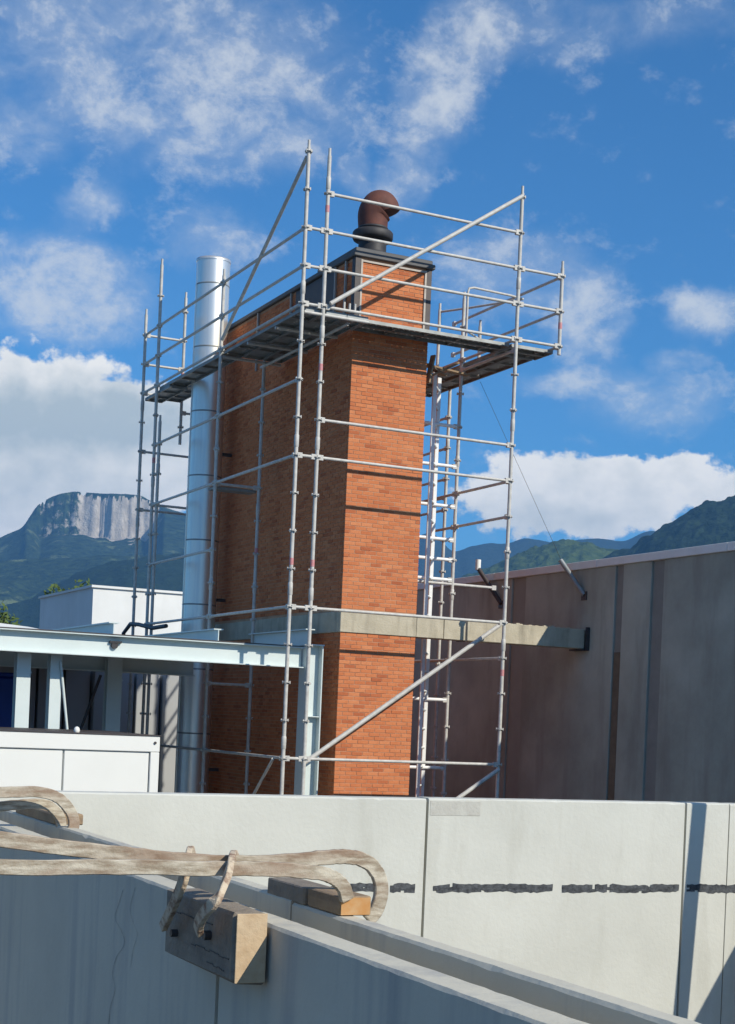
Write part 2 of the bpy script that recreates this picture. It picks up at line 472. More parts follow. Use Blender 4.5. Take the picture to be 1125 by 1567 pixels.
def mountain_mat(name, forest, forest2, rock, cliff_lo=None, meadow=None, nscale=0.004, steep=0.62, fine=0.03):
    m = bpy.data.materials.new(name); m.use_nodes = True
    n, l = m.node_tree.nodes, m.node_tree.links
    b = n['Principled BSDF']; b.inputs['Roughness'].default_value = 0.95; b.inputs['Specular IOR Level'].default_value = 0.1
    geo = n.new('ShaderNodeNewGeometry')

    def noise(sc, d=8, st=None):
        t = n.new('ShaderNodeTexNoise'); t.inputs['Scale'].default_value = sc; t.inputs['Detail'].default_value = d; t.inputs['Roughness'].default_value = 0.7
        v = geo.outputs['Position']
        if st:
            mp = n.new('ShaderNodeMapping'); mp.inputs['Scale'].default_value = st; l.new(v, mp.inputs[0]); v = mp.outputs[0]
        l.new(v, t.inputs['Vector'])
        return t.outputs['Fac']

    def rng(f, a, c, lo=0.0, hi=1.0):
        r = n.new('ShaderNodeMapRange'); l.new(f, r.inputs[0])
        for i, x in enumerate((a, c, lo, hi)): r.inputs[i + 1].default_value = x
        return r.outputs[0]

    def mix(f, a, c):
        x = n.new('ShaderNodeMix'); x.data_type = 'RGBA'; l.new(f, x.inputs['Factor'])
        for s_, v in (('A', a), ('B', c)):
            if isinstance(v, tuple): x.inputs[s_].default_value = (*v, 1)
            else: l.new(v, x.inputs[s_])
        return x.outputs['Result']
    col = mix(rng(noise(fine), 0.4, 0.62), forest, forest2)
    if meadow:
        col = mix(rng(noise(nscale * 1.7), 0.56, 0.66), col, meadow)
    att = n.new('ShaderNodeAttribute'); att.attribute_name = 'rock'
    streak = noise(0.02, 9, (1, 1, 0.25))
    rk = mix(rng(streak, 0.36, 0.60), rock, tuple(c * 0.55 for c in rock))
    f = n.new('ShaderNodeMath'); f.operation = 'ADD'; l.new(att.outputs['Fac'], f.inputs[0])
    l.new(rng(noise(0.012), 0.3, 0.7, -0.35, 0.35), f.inputs[1])
    col = mix(rng(f.outputs[0], 0.45, 0.6), col, rk)
    l.new(col, b.inputs['Base Color'])
    bp = n.new('ShaderNodeBump'); bp.inputs['Strength'].default_value = 1.0; bp.inputs['Distance'].default_value = 12.0
    l.new(noise(fine, 4), bp.inputs['Height']); l.new(bp.outputs[0], b.inputs['Normal'])
    return m


def range_(name, crest, depth, m, seed, rough, jag=0.0, nu=420, nt=110, cliff=None, pw=1.15, spur=0.35, label=None):
    P = np.array(crest, float)
    d = np.r_[0, np.cumsum(np.hypot(np.diff(P[:, 0]), np.diff(P[:, 1])))]
    # smooth cubic-ish resampling
    q = np.linspace(0, d[-1], nu)
    X = np.interp(q, d, P[:, 0]); Y = np.interp(q, d, P[:, 1]); Z = np.interp(q, d, P[:, 2])
    k = max(1, nu // 70) if not cliff else 3; ker = np.hanning(2 * k + 3); ker /= ker.sum()
    Z = np.convolve(np.pad(Z, (k + 1, k + 1), mode='edge'), ker, mode='valid')
    t = np.concatenate([np.linspace(0, 1, nt), np.linspace(1.01, 1.35, 14)])
    Q, T = np.meshgrid(q, t)
    XX, YY, ZZ = np.tile(X, (len(t), 1)), np.tile(Y, (len(t), 1)), np.tile(Z, (len(t), 1))
    cd = np.array([CAM.x, CAM.y])
    vx, vy = cd[0] - XX, cd[1] - YY
    L = np.hypot(vx, vy); vx /= L; vy /= L
    base = np.where(T <= 1, np.clip(T, 0, 1) ** pw, 1 - (T - 1) * 1.6)
    bump = np.sin(np.clip(T, 0, 1) * math.pi)
    rid = fbm(Q / rough, T * depth / rough * 0.55 + 3, seed, 6, True) - 0.55
    fine = fbm(Q / (rough * 0.18), T * depth / (rough * 0.18), seed + 20, 4) - 0.5
    H = ZZ * base + ZZ * spur * rid * np.clip(bump * 1.4, 0, 1) + ZZ * 0.03 * fine * np.clip(T * 3, 0, 1)
    tj = fbm(Q / 26.0, T * 40, seed + 40, 3)
    H += jag * (tj - 0.5) * np.clip(T * 3, 0, 1)
    rock = np.zeros_like(H)
    if cliff:
        (c0, c1, drop, foot) = cliff
        e = np.clip((Q - c0) / 60, 0, 1) * np.clip((c1 - Q) / 80, 0, 1)
        vari = 0.75 + 0.5 * fbm(Q / 300, Q * 0, seed + 50, 3)
        ft = foot + 0.017 * (fbm(Q / 85, Q * 0 + 5, seed + 60, 5, True) - 0.6) * 2
        wallm = np.clip((T - ft) / 0.022, 0, 1)
        dd = drop * e * vari * (1 - wallm) * np.clip(1 - (ft - T) * 1.4, 0, 1)
        H = H - dd
        er = np.clip((Q - 2990) / 40, 0, 1) * 0.6 + 0.45
        rock = e * er * (T > ft - 0.012) * (T < ft + 0.022) * 1.0
        rock += e * (T > ft + 0.022) * 0.12
        rock += 0.40 * np.clip((Q - 3150) / 60, 0, 1) * np.clip((3450 - Q) / 60, 0, 1) * (T > ft - .06) * (T < ft - .02)
    H[0, :] = -5
    H = np.maximum(H, -5)
    PX = XX + vx * (1 - T) * depth; PY = YY + vy * (1 - T) * depth
    nr = len(t)
    V = np.stack([PX, PY, H + 0], -1).reshape(-1, 3)
    i = np.arange(nr - 1)[:, None] * nu + np.arange(nu - 1)[None, :]
    F = np.stack([i, i + 1, i + nu + 1, i + nu], -1).reshape(-1, 4)
    me = bpy.data.meshes.new(name)
    me.from_pydata(V.tolist(), [], F.tolist())
    me.polygons.foreach_set('use_smooth', [True] * len(F))
    a = me.attributes.new('rock', 'FLOAT', 'POINT'); a.data.foreach_set('value', rock.reshape(-1))
    me.materials.append(m)
    o = bpy.data.objects.new(name, me); COL.objects.link(o)
    o['kind'] = 'structure'
    if label: o['label'] = label
    return o


MASSIF = [(-869, 8170, 240), (188, 7660, 452), (981, 7277, 623), (1508, 7022, 760), (1599, 6978, 820), (1656, 6951, 927), (1714, 6923, 965), (1819, 6872, 987), (1952, 6808, 988), (2073, 6750, 979), (2167, 6704, 936), (2276, 6652, 897), (2410, 6587, 853), (2706, 6444, 778), (3003, 6301, 688), (3219, 6197, 610)]
FORE_LEFT = [(-561, 5245, 154), (291, 4834, 251), (804, 4586, 266), (974, 4504, 293), (1042, 4471, 315), (1092, 4447, 346), (1159, 4415, 387), (1226, 4382, 425), (1311, 4342, 448), (1413, 4292, 466), (1482, 4259, 459), (1654, 4176, 426), (2000, 4009, 332)]
MID_LEFT = [(-699, 6534, 263), (149, 6124, 374), (785, 5817, 451), (1101, 5664, 517), (1249, 5593, 530), (1397, 5522, 545), (1545, 5450, 560), (1694, 5378, 570), (1843, 5306, 588), (2058, 5202, 562), (2403, 5036, 480)]
FAR_BLUE = [(5583, 11718, 1278), (5775, 11625, 1425), (5943, 11544, 1559), (6065, 11485, 1619), (6126, 11456, 1567), (6231, 11405, 1419), (6341, 11352, 1501), (6488, 11281, 1552), (6636, 11209, 1553), (6758, 11150, 1592), (6907, 11078, 1582), (7056, 11006, 1556), (7277, 10900, 1622), (7401, 10840, 1611), (7501, 10792, 1577), (7670, 10710, 1690), (7743, 10675, 1715), (7942, 10579, 1691), (8358, 10378, 1793), (9714, 9723, 1912), (11695, 8767, 1841)]
GREEN_HILL = [(1975, 4132, 346), (2113, 4065, 391), (2199, 4024, 424), (2285, 3982, 471), (2370, 3941, 520), (2457, 3899, 557), (2509, 3874, 571), (2561, 3849, 566), (2615, 3823, 545), (2685, 3789, 525), (2914, 3679, 497), (3266, 3509, 455), (3792, 3255, 421)]
FOREST_SLOPE = [(1975, 3244, 342), (2088, 3189, 392), (2159, 3155, 431), (2202, 3134, 452), (2258, 3107, 496), (2328, 3073, 550), (2385, 3046, 578), (2435, 3022, 596), (2542, 2970, 629), (2829, 2831, 695), (3261, 2623, 740), (3840, 2343, 719)]
FAR_BLUE = [(CAM.x + (x - CAM.x) * 9 / 13, CAM.y + (y - CAM.y) * 9 / 13, EZ + (z - EZ) * 9 / 13) for x, y, z in FAR_BLUE]
mm_massif = mountain_mat('alpine_massif', (0.008, 0.018, 0.012), (0.040, 0.064, 0.026), (0.56, 0.50, 0.42), meadow=(0.15, 0.18, 0.075))
mm_dark = mountain_mat('dark_forest', (0.012, 0.025, 0.016), (0.020, 0.038, 0.020), (0.3, 0.3, 0.28))
mm_far = mountain_mat('far_range', (0.014, 0.025, 0.02), (0.025, 0.04, 0.03), (0.5, 0.5, 0.5))
mm_hill = mountain_mat('green_hill_forest', (0.035, 0.06, 0.018), (0.075, 0.105, 0.03), (0.3, 0.3, 0.25), meadow=(0.11, 0.14, 0.045))
mm_slope = mountain_mat('conifer_slope', (0.008, 0.017, 0.010), (0.022, 0.040, 0.018), (0.3, 0.3, 0.25))
range_('mountain', MASSIF, 3000, mm_massif, 3, 900, nu=600, nt=170, cliff=(2760, 3380, 150, 0.970), spur=0.22)
range_('mountain', MID_LEFT, 1800, mm_massif, 13, 600, spur=0.25)
range_('mountain', FORE_LEFT, 1500, mm_dark, 23, 500, jag=14, spur=0.18)
range_('mountain', FAR_BLUE, 2600, mm_far, 33, 900, spur=0.3)
range_('hill', GREEN_HILL, 1600, mm_hill, 43, 420, jag=20, nu=560, nt=200, spur=0.2)
range_('hill', FOREST_SLOPE, 1500, mm_slope, 53, 450, jag=24, nu=560, nt=240, spur=0.2)

# air between here and the ranges
hz = MB().box((-17000, -17000, -1), (17000, 17000, 1450))
hm = bpy.data.materials.new('haze_air'); hm.use_nodes = True
hn, hl = hm.node_tree.nodes, hm.node_tree.links
hn.clear()
pv = hn.new('ShaderNodeVolumePrincipled'); pv.inputs['Color'].default_value = (0.20, 0.52, 1.0, 1)
pv.inputs['Density'].default_value = 7.0e-5; pv.inputs['Anisotropy'].default_value = 0.0
ho = hn.new('ShaderNodeOutputMaterial'); hl.new(pv.outputs[0], ho.inputs['Volume'])
build(hz, 'haze', hm, kind='stuff')

# ------------------------------------------------------------------ brick chimney
CU0, CU1, CV0, CV1 = 1.05, 2.22, 0.65, 5.95
TOP = EZ + 6.42
chim = thing('brick_chimney', (CU0, CV0, 0), 'tall orange brick chimney stack with a concrete band, wrapped by the scaffold', 'chimney')
core = MB()
rc = 0.0035
core.box((CU0 + rc, CV0 + rc, 0), (CU1 - rc, CV1 - rc, TOP))
build(core, 'mortar_core', M['mortar'], chim)
BL, BH, JT = 0.160, 0.046, 0.009
BAND0, BAND1 = EZ + 1.215, EZ + 1.505
brick_me = {}


def brick_mesh(l, axis, j):
    key = (round(l, 3), axis, j)
    if key not in brick_me:
        b = MB()
        rnd = random.Random(hash(key))
        jx = rnd.uniform(0, .0035)
        if axis == 0:
            b.box((0, 0, 0), (l, 0.05, BH))
            for i, v in enumerate(b.v):
                b.v[i] = (v[0], v[1] - (jx if v[1] == 0 else 0), v[2])
        else:
            b.box((0, 0, 0), (0.05, l, BH))
        brick_me[key] = b.mesh('brick', M['brick'])
    return brick_me[key]


rest = MB()
nb = 0
course = 0
z = 0.004
ranked = []
while z + BH < TOP:
    if not (z + BH > BAND0 - 0.002 and z < BAND1 + 0.002):
        off = 0 if course % 2 else (BL + JT) / 2
        # front and back faces
        u = CU0 - off
        while u < CU1:
            a, b = max(u, CU0), min(u + BL, CU1)
            if b - a > 0.03:
                ranked.append((a, b - a, z))
                j = random.uniform(0, .004)
                rest.box((a, CV1 - 0.05, z), (b, CV1 + j, z + BH))
            u += BL + JT
        v = CV0 + 0.055 - (0 if off else (BL + JT) / 2)
        while v < CV1 - 0.05:
            a, b = max(v, CV0 + 0.055), min(v + BL, CV1 - 0.055)
            if b - a > 0.03:
                rest.box((CU0 - random.uniform(0, .005), a, z), (CU0 + 0.05, b, z + BH))
                rest.box((CU1 - 0.05, a, z), (CU1 + random.uniform(0, .004), b, z + BH))
            v += BL + JT
    z += BH + JT
    course += 1
# the 300 sunlit front bricks that show largest are single bricks, the others one part
cand = [r for r in ranked if EZ + 1.5 < r[2] < EZ + 5.3]
cand.sort(key=lambda r: -r[1])
chosen = set(cand[:298])
for r in ranked:
    a, l, z = r
    if r in chosen:
        me = brick_mesh(l, 0, random.randrange(3))
        inst(me, 'brick', chim, (a + random.uniform(-.001, .001), CV0, z + random.uniform(-.001, .001)), (random.uniform(-.012, .012), random.uniform(-.005, .005), random.uniform(-.008, .008)))
    else:
        rest.box((a, CV0 - random.uniform(0, .004), z), (a + l, CV0 + 0.05, z + BH))
o = build(rest, 'brickwork', M['brick'], chim, kind='stuff')
# concrete band ring
b = MB()
b.bevbox((CU0 - .015, CV0 - .02, BAND0), (CU1 + .0, CV0 + 0.06, BAND1), 0.006)
b.bevbox((CU0 - .015, CV0 + 0.061, BAND0), (CU0 + 0.06, CV1 + .02, BAND1), 0.006)
build(b, 'concrete_band', M['band'], chim)
# steel corner angles and straps on the part above the deck
for (x, y, sx, sy) in ((CU0, CV0, 1, 1), (CU1, CV0, -1, 1)):
    a = MB()
    x0, x1 = sorted((x - .012 * sx, x + .075 * sx)); y0, y1 = sorted((y - .012, y - .003))
    a.box((x0, y0 - .004, DECK + .05), (x1, y1, TOP))
    x0, x1 = sorted((x - .014 * sx, x - .004 * sx))
    a.box((x0, y + .0, DECK + .05), (x1, y + .09, TOP - .002))
    build(a, 'corner_angle', M['dark_steel'], chim)
for x in (CU0 + .085, CU1 - .085):
    a = MB().box((x - .014, CV0 - .022, DECK + .06), (x + .014, CV0 - .005, TOP - .03))
    build(a, 'edge_strip', M['light_trim'], chim)
a = MB().box((CU0 + .10, CV0 - .020, TOP - .06), (CU1 - .10, CV0 - .006, TOP - .035))
build(a, 'edge_strip', M['light_trim'], chim)
for y in (0.93, 1.28, 2.9, 4.25):
    a = MB().box((CU0 - .035, y - .018, DECK + .03), (CU0 - .008, y + .018, TOP))
    build(a, 'steel_strap', M['light_trim'], chim)
for y0, y1 in ((1.32, 2.75), ):
    a = MB().box((CU0 - .010, y0, DECK + .05), (CU0 - .0055, y1, TOP - .01))
    build(a, 'dark_sheet', M['dark_steel'], chim)
a = MB().bevbox((CU0 - .05, CV0 - .05, TOP), (CU1 + .05, CV1 + .05, TOP + .07), .01)
a.bevbox((CU0 - .02, CV0 - .02, TOP + .07), (CU1 + .02, CV0 + 1.3, TOP + .13), .01)
build(a, 'chimney_cap', M['roof_lead'], chim)

# cowl
cc = (1.50, 1.1, TOP + .13)
cowl = thing('chimney_cowl', cc, 'rusty brown iron cowl with a bent hood on top of the brick stack', 'chimney cowl')
a = MB().lathe(cc, [(.28, 0), (.28, .05), (.215, .07), (.20, .12), (.20, .42)], 32)
build(a, 'cowl_base', M['iron_black'], cowl)
a = MB().lathe((cc[0], cc[1], cc[2] + .26), [(.20, 0), (.275, .02), (.29, .05), (.29, .12), (.275, .14), (.20, .15)], 36)
build(a, 'cowl_collar', M['iron_black'], cowl)
pts = []; rr = []
bx, by, bz = cc[0], cc[1], cc[2] + .40
for k, (dx, dz, r) in enumerate([(0, 0, .205), (-.005, .1, .210), (-.008, .2, .216), (.0, .28, .226), (.03, .35, .236), (.07, .395, .238), (.12, .40, .230), (.16, .375, .214), (.185, .34, .20), (.195, .315, .19)]):
    pts.append(Vector((bx + dx * .85, by - dx * .45, bz + dz - .04 * min(1, k / 4)))); rr.append(r)
def refine(P, Q, n=6):
    oP, oQ = [], []
    for i in range(len(P) - 1):
        p0 = P[max(i - 1, 0)]; p1 = P[i]; p2 = P[i + 1]; p3 = P[min(i + 2, len(P) - 1)]
        for k in range(n):
            t = k / n
            oP.append(.5 * ((2 * p1) + (-p0 + p2) * t + (2 * p0 - 5 * p1 + 4 * p2 - p3) * t * t + (-p0 + 3 * p1 - 3 * p2 + p3) * t ** 3))
            oQ.append(Q[i] * (1 - t) + Q[i + 1] * t)
    return oP + [P[-1]], oQ + [Q[-1]]
pts, rr = refine(pts, rr)
a = MB().sweep(pts, rr, 40)
build(a, 'cowl_hood', M['rust'], cowl)
a = MB().lathe((cc[0], cc[1], cc[2] + .42), [(.20, 0), (.216, .01), (.216, .035), (.20, .045)], 32)
build(a, 'hood_band', M['iron_black'], cowl)

# ------------------------------------------------------------------ stainless flue
FX, FY, FR = .60, 5.27, .275
flue = thing('flue_pipe', (FX, FY, 0), 'tall shiny stainless steel flue pipe left of the brick stack', 'flue pipe')
zz = EZ + 7.43
levels = [0.0]
z = zz
cuts = [zz - .42, zz - 1.45, zz - 2.5, zz - 3.55, zz - 4.6, zz - 5.65, zz - 6.7, zz - 7.75, zz - 8.8, zz - 9.85]
zs = [zz] + cuts + [0]
for i in range(len(zs) - 1):
    a = MB().lathe((FX, FY, zs[i + 1]), [(FR, 0.0), (FR, (zs[i] - zs[i + 1]) - .004)], 48)
    build(a, 'pipe_section', M['stainless'], flue, at=(FX, FY, zs[i + 1]))
for c_ in cuts:
    a = MB().lathe((FX, FY, c_ - .014), [(FR + .001, 0), (FR + .005, .004), (FR + .005, .020), (FR + .001, .024)], 48)
    build(a, 'pipe_joint', M['galv_dull'], flue, at=(FX, FY, c_))
a = MB().lathe((FX, FY, zz - .004), [(FR + .008, -.03), (FR + .008, .01), (FR - .02, .014), (FR - .03, -.02)], 48)
build(a, 'pipe_rim', M['stainless'], flue)
a = MB().box((FX - FR - .012, FY - .02, 0), (FX - FR + .004, FY + .012, zz - .42))
build(a, 'seam_strip', M['stainless'], flue)
a = MB()
for z in (DECK - 1.2, DECK - 3.6, DECK - 6.4):
    a.box((FX, FY - .03, z), (CU0 + .02, FY + .03, z + .05))
build(a, 'wall_bracket', M['dark_steel'], flue)

# ------------------------------------------------------------------ scaffold
scaf = thing('scaffold', (0, 0, 0), 'galvanised modular tube scaffold wrapped round the brick stack, with a work deck at its top', 'scaffold')
TR, LR = .0265, .021
ros = MB()
ros.lathe((0, 0, 0), [(.026, -.006), (.053, -.005), (.055, 0), (.053, .005), (.026, .006)], 12, smooth=False)
for k in range(4):
    a_ = k * math.pi / 2 + .3
    ros.box((.045 * math.cos(a_) - .008, .045 * math.sin(a_) - .008, -.018), (.045 * math.cos(a_) + .008, .045 * math.sin(a_) + .008, .02))
ros_me = ros.mesh('rosette', M['galv'])
band_me = MB().lathe((0, 0, 0), [(TR + .002, 0), (TR + .002, .09)], 14).mesh('marker_band', M['sticker'])
coll_me = MB().lathe((0, 0, 0), [(TR, 0), (TR + .006, .01), (TR + .006, .16), (TR, .17)], 14).mesh('joint_sleeve', M['galv'])


def standard(x, y, z0, z1, ros0=None, marks=(), joints=(), ph=0.0):
    a = MB().tube((x, y, z0), (x, y, z1), TR, 14)
    a.tube((x, y, z1), (x, y, z1 + .10), TR * .72, 12)
    o = build(a, 'standard', M['galv'], scaf, at=(x, y, z0))
    z = DECK + 2.0 + ph
    while z > z0 + .05:
        if z < z1 - .02 and z > 3.6:
            inst(ros_me, 'rosette', o, (x, y, z), (0, 0, random.uniform(0, 1.5)))
        z -= .5
    for m in marks:
        inst(band_me, 'marker_band', o, (x, y, m))
    for j in joints:
        inst(coll_me, 'joint_sleeve', o, (x, y, j))
    return o


D = DECK
standard(0, 0, 0, D + 2.05, marks=(D - 3.45, ), joints=(D + .12, D - 1.9, D - 3.85, D - 5.88))
standard(.302, 0, 0, D + 2.0, marks=(D + 1.25, D - .85, D - 3.45), joints=(D + 1.55, D - .42, D - 1.9, D - 3.9))
standard(3.284, 0, 0, D + 2.06, marks=(D - 4.75,), joints=(D + .7, D - 1.3, D - 3.1, D - 4.4))
standard(4.0, 0, D - .12, D + 1.12, marks=(D + .25,))
standard(3.284, 1.57, 0, D + .93, marks=(D + .22,), joints=(D - 1.6, D - 3.6))
standard(4.0, 3.23, 0, D + .12, joints=(D - 1.0,))
standard(3.89, 2.13, D - .05, D + .72)
standard(3.315, 2.40, D - .05, D + .95)
standard(0, 3.07, 0, D + 1.1, joints=(D - 1.6, D - 3.6, D - 4.8))
standard(0, 6.14, 0, D + 2.02, marks=(D - 1.3,), joints=(D + .3, D - 1.7))
standard(.03, 5.98, 0, D - .62, joints=(D - 1.5,))
standard(0, 6.91, 0, D + 1.35, joints=(D - .3, D - 2.3))
standard(.70, 6.91, D - .8, D + 1.75, marks=(D + .35,))
standard(.73, 3.14, 0, D - .10, joints=(D - 2.4, D - 3.6), marks=(D - 3.0,))

head_me = MB().box((-.02, -.022, -.035), (.05, .022, .035)).mesh('ledger_head', M['galv'])


def ledger(p, q, r=LR, name='ledger', heads=True, m='galv'):
    heads = heads and name != 'transom'
    p, q = Vector(p), Vector(q)
    d = (q - p).normalized()
    a = MB().tube(p + d * .03, q - d * .03, r, 12)
    o = build(a, name, M[m], scaf, at=p)
    if heads:
        h = inst(head_me, 'ledger_head', o, p + d * .035)
        h.rotation_euler = d.to_track_quat('X', 'Z').to_euler()
        h = inst(head_me, 'ledger_head', o, q - d * .035)
        h.rotation_euler = (-d).to_track_quat('X', 'Z').to_euler()
    return o


# front face
U0, UF, U1, UC = 0.0, .302, 3.284, 4.0
for h in (1.5, -1.5):
    ledger((UF, 0, D + h), (U1, 0, D + h))
for h in (1.0, .5, 0, -2, -4, -6):
    ledger((U0, 0, D + h), (UF, 0, D + h))
    ledger((UF, 0, D + h), (U1, 0, D + h))
for h in (1.0, .5, 0.0):
    ledger((U1, 0, D + h), (UC, 0, D + h))
# left side face
V1, V2, V3 = 3.07, 6.14, 6.91
for h in (1.0, .5, 0, -1, -2, -4, -6):
    ledger((0, 0, D + h), (0, V1, D + h))
for h in (1.0, .5, 0, -1, -2, -3, -4, -6):
    ledger((0, V1, D + h), (0, V2, D + h))
for h in (1.0, .5, 0):
    ledger((0, V2, D + h), (0, V3, D + h))
for h in (1.0, .5, 0.0):
    ledger((0, V3, D + h), (.70, V3, D + h))
for h in (-1, -2):
    ledger((0, V3, D + h), (1.3, V3, D + h))
ledger((0, V2, D - 2), (1.0, V2, D - 2))
ledger((.70, 6.91, D - .25), (1.3, 6.91, D - .25))
ledger((.70, 6.14, D - .7), (1.3, 6.14, D - .7))
ledger((0, V1 + .07, D - 2), (.73, V1 + .07, D - 2))
ledger((0, V1 + .07, D - 5), (.73, V1 + .07, D - 5))
# transoms under the side deck
for v in (.0, 1.0, 2.05, V1):
    ledger((0, v, D - .11), (1.0, v, D - .11), .022, 'transom')
ledger((.73, .1, D - .14), (.73, 3.3, D - .14), .022, 'transom')
# right side
ledger((U1, 0, D - 2), (U1, 1.57, D - 2)); ledger((U1, 0, D - 2.5), (U1, 1.57, D - 2.5)); ledger((U1, 1.57, D - 2.5), (U1, 2.35, D - 2.5))
ledger((U1, 1.57, D - 2), (U1, 3.6, D - 2)); ledger((U1, 0, D - 4.5), (U1, 1.57, D - 4.5)); ledger((U1, 1.57, D - 4.5), (U1, 2.9, D - 4.5))
ledger((UC, 0, D + 1), (UC, 3.23, D + 1)); ledger((UC, 0, D + .5), (UC, 3.23, D + .5)); ledger((UC, 0, D), (UC, 3.23, D)); ledger((UC, 3.23, D), (UC, 4.0, D))
ledger((U1, 0, D), (U1, 1.57, D)); ledger((U1, 1.57, D), (U1, 3.23, D)); ledger((U1, 0, D - .15), (U1, 1.57, D - .15), .022)
for z in (D - 1, D - 1.6, D - 2.2, D - 2.7, D - 3, D - 3.3, D - 5.1, D - 6.12):
    ledger((2.4, 1.57, z), (U1, 1.57, z), .026, m='bright_alu')
ledger((2.4, 1.57, D - 3.36), (4.05, 1.57, D - 3.36))
for h in (-.5, -1, -1.5, -1.8, -2.0):
    ledger((UC, 3.23, D + h), (UC, 4.6, D + h), .022)
# guard frame by the ladder opening
z = D + .92
a = MB().sweep([(3.0, .95, z - .9), (3.0, .95, z - .08), (3.02, .95, z - .02), (3.10, .95, z), (3.75, 1.0, z), (4.0, 1.06, z)], .018, 8)
build(a, 'guard_frame', M['galv'], scaf)
a = MB().sweep([(4.0, 1.06, z), (3.6, 1.9, z), (3.31, 2.42, z)], .018, 8)
build(a, 'guard_frame', M['galv'], scaf)
ledger((3.28, 1.6, D + .5), (3.9, 2.1, D + .5), .015, heads=False)
# braces
ledger((UF + .05, -.06, D + .02), (U1, -.06, D + 2.02), .029, 'diagonal_brace', heads=False)
ledger((.42, .38, D - 6.1), (3.46, .38, D - 3.99), .032, 'diagonal_brace', heads=False)
ledger((U1, -.06, D - 6.05), (UF, -.06, D - 8), .030, 'diagonal_brace', heads=False)
ledger((0, 0.03, D + 1.96), (-.03, 2.98, D + .1), .026, 'diagonal_brace', heads=False)
ledger((-.03, .25, D - 6), (-.03, 1.5, D - 7), .020, 'diagonal_brace', heads=False)
for x in (.46, .62, .70, .78):
    a = MB().tube((x, .03, D), (x, .03, D + .09 + .03 * random.random()), .016, 8)
    build(a, 'spigot', M['galv'], scaf)


# deck planks, perforated steel
def plank_mesh(L, Wd):
    b = MB()
    e = .028
    b.box((0, 0, -.045), (.006, L, .0)); b.box((Wd - .006, 0, -.045), (Wd, L, 0))
    b.box((.006, 0, -.045), (.022, L, -.04)); b.box((Wd - .022, 0, -.045), (Wd - .006, L, -.04))
    rows = 2
    hw = .011
    xs = [(.006 + (Wd - .012) * (k + .5) / rows) for k in range(rows)]
    prev = .006
    for xc in xs:
        b.box((prev, 0, -.004), (xc - hw / 2, L, 0))
        y = 0
        while y < L - .001:
            y2 = min(y + .065, L)
            b.box((xc - hw / 2, y, -.004), (xc + hw / 2, y2, 0))
            y += .085
        prev = xc + hw / 2
    b.box((prev, 0, -.004), (Wd - .006, L, 0))
    for k in range(1, int(L / .5) + 1):
        y = k * .5
        if y < L - .1:
            b.box((.023, y, -.036), (Wd - .023, y + .025, -.0045))
    b.box((.006, 0, -.05), (Wd - .006, .02, -.0045)); b.box((.006, L - .02, -.05), (Wd - .006, L, -.0045))
    return b.mesh('deck_plank', M['galv_dull'])


def plank(me, x, y, z, along_x=False, w=.31):
    if along_x:
        o = inst(me, 'deck_plank', scaf, (x, y + w, z), (0, 0, -math.pi / 2))
    else:
        o = inst(me, 'deck_plank', scaf, (x, y, z))
    return o


pm2f = plank_mesh(2.26, .24); pm07f = plank_mesh(.69, .24); pm3 = plank_mesh(3.02, .31); pm2 = plank_mesh(2.26, .31); pm07 = plank_mesh(.69, .31); pm13 = plank_mesh(1.32, .31); pm32 = plank_mesh(3.18, .31)
zt = D - .03
for k in range(2):
    plank(pm2f, 1.00, .145 + k * .245, zt, True, .24)
    plank(pm07f, 3.30, .145 + k * .245, zt, True, .24)
for k in range(3):
    plank(pm3, .035 + k * .32, .035, zt)
plank(pm3, .035, 3.09, zt)
for k in range(2):
    plank(pm13, .035 + k * .33, 5.57, zt - (.0 if k else .05))
for k in range(2):
    plank(pm32, 3.33 + k * .325, .66, zt)
a = MB().box((.05, V1 + .15, D - 2.06), (.72, V1 + .44, D - 2.02))
build(a, 'bracket_board', M['galv_dull'], scaf)

# ladder behind the stack
lad = thing('ladder', (2.78, 1.35, 0), 'bright aluminium ladder standing right of the brick stack inside the scaffold', 'ladder')
s0, s1 = Vector((2.66, 1.22, 0)), Vector((2.935, 1.60, 0))
tilt = Vector((0.0, 0.0, 1))
for s_ in (s0, s1):
    a = MB().bevbox((s_.x - .032, s_.y - .014, 0), (s_.x + .032, s_.y + .014, D - .3), .006)
    build(a, 'ladder_rail', M['bright_alu'], lad)
z = 3.8
while z < D - .35:
    a = MB().tube((s0.x, s0.y, z), (s1.x, s1.y, z), .016, 8)
    build(a, 'rung', M['bright_alu'], lad)
    z += .28

# offcuts pushed under the deck
rnd = random.Random(3)
for i, (x, y, z, l, rz, ry, lb) in enumerate([
        (2.28, .72, D - .62, .42, .3, -1.35, 'short upright timber offcut tied against the stack below the deck'),
        (2.36, .95, D - .30, .50, .5, .12, 'pale timber offcut lying under the deck beside the ladder'),
        (2.45, 1.1, D - .46, .55, -.2, -.5, 'tilted timber offcut wedged between stack and ladder'),
        (2.55, 1.3, D - .22, .75, .1, .05, 'longest timber offcut laid level just under the deck')]):
    a = MB().bevbox((0, -.045, -.014), (l, .045, .014), .003)
    o = build(a, 'timber_offcut', M['wood'], None, at=(0, 0, 0), label=lb, cat='timber offcut', group='timber offcuts under the deck')
    o.location = (x, y, z); o.rotation_euler = (0, ry, rz)

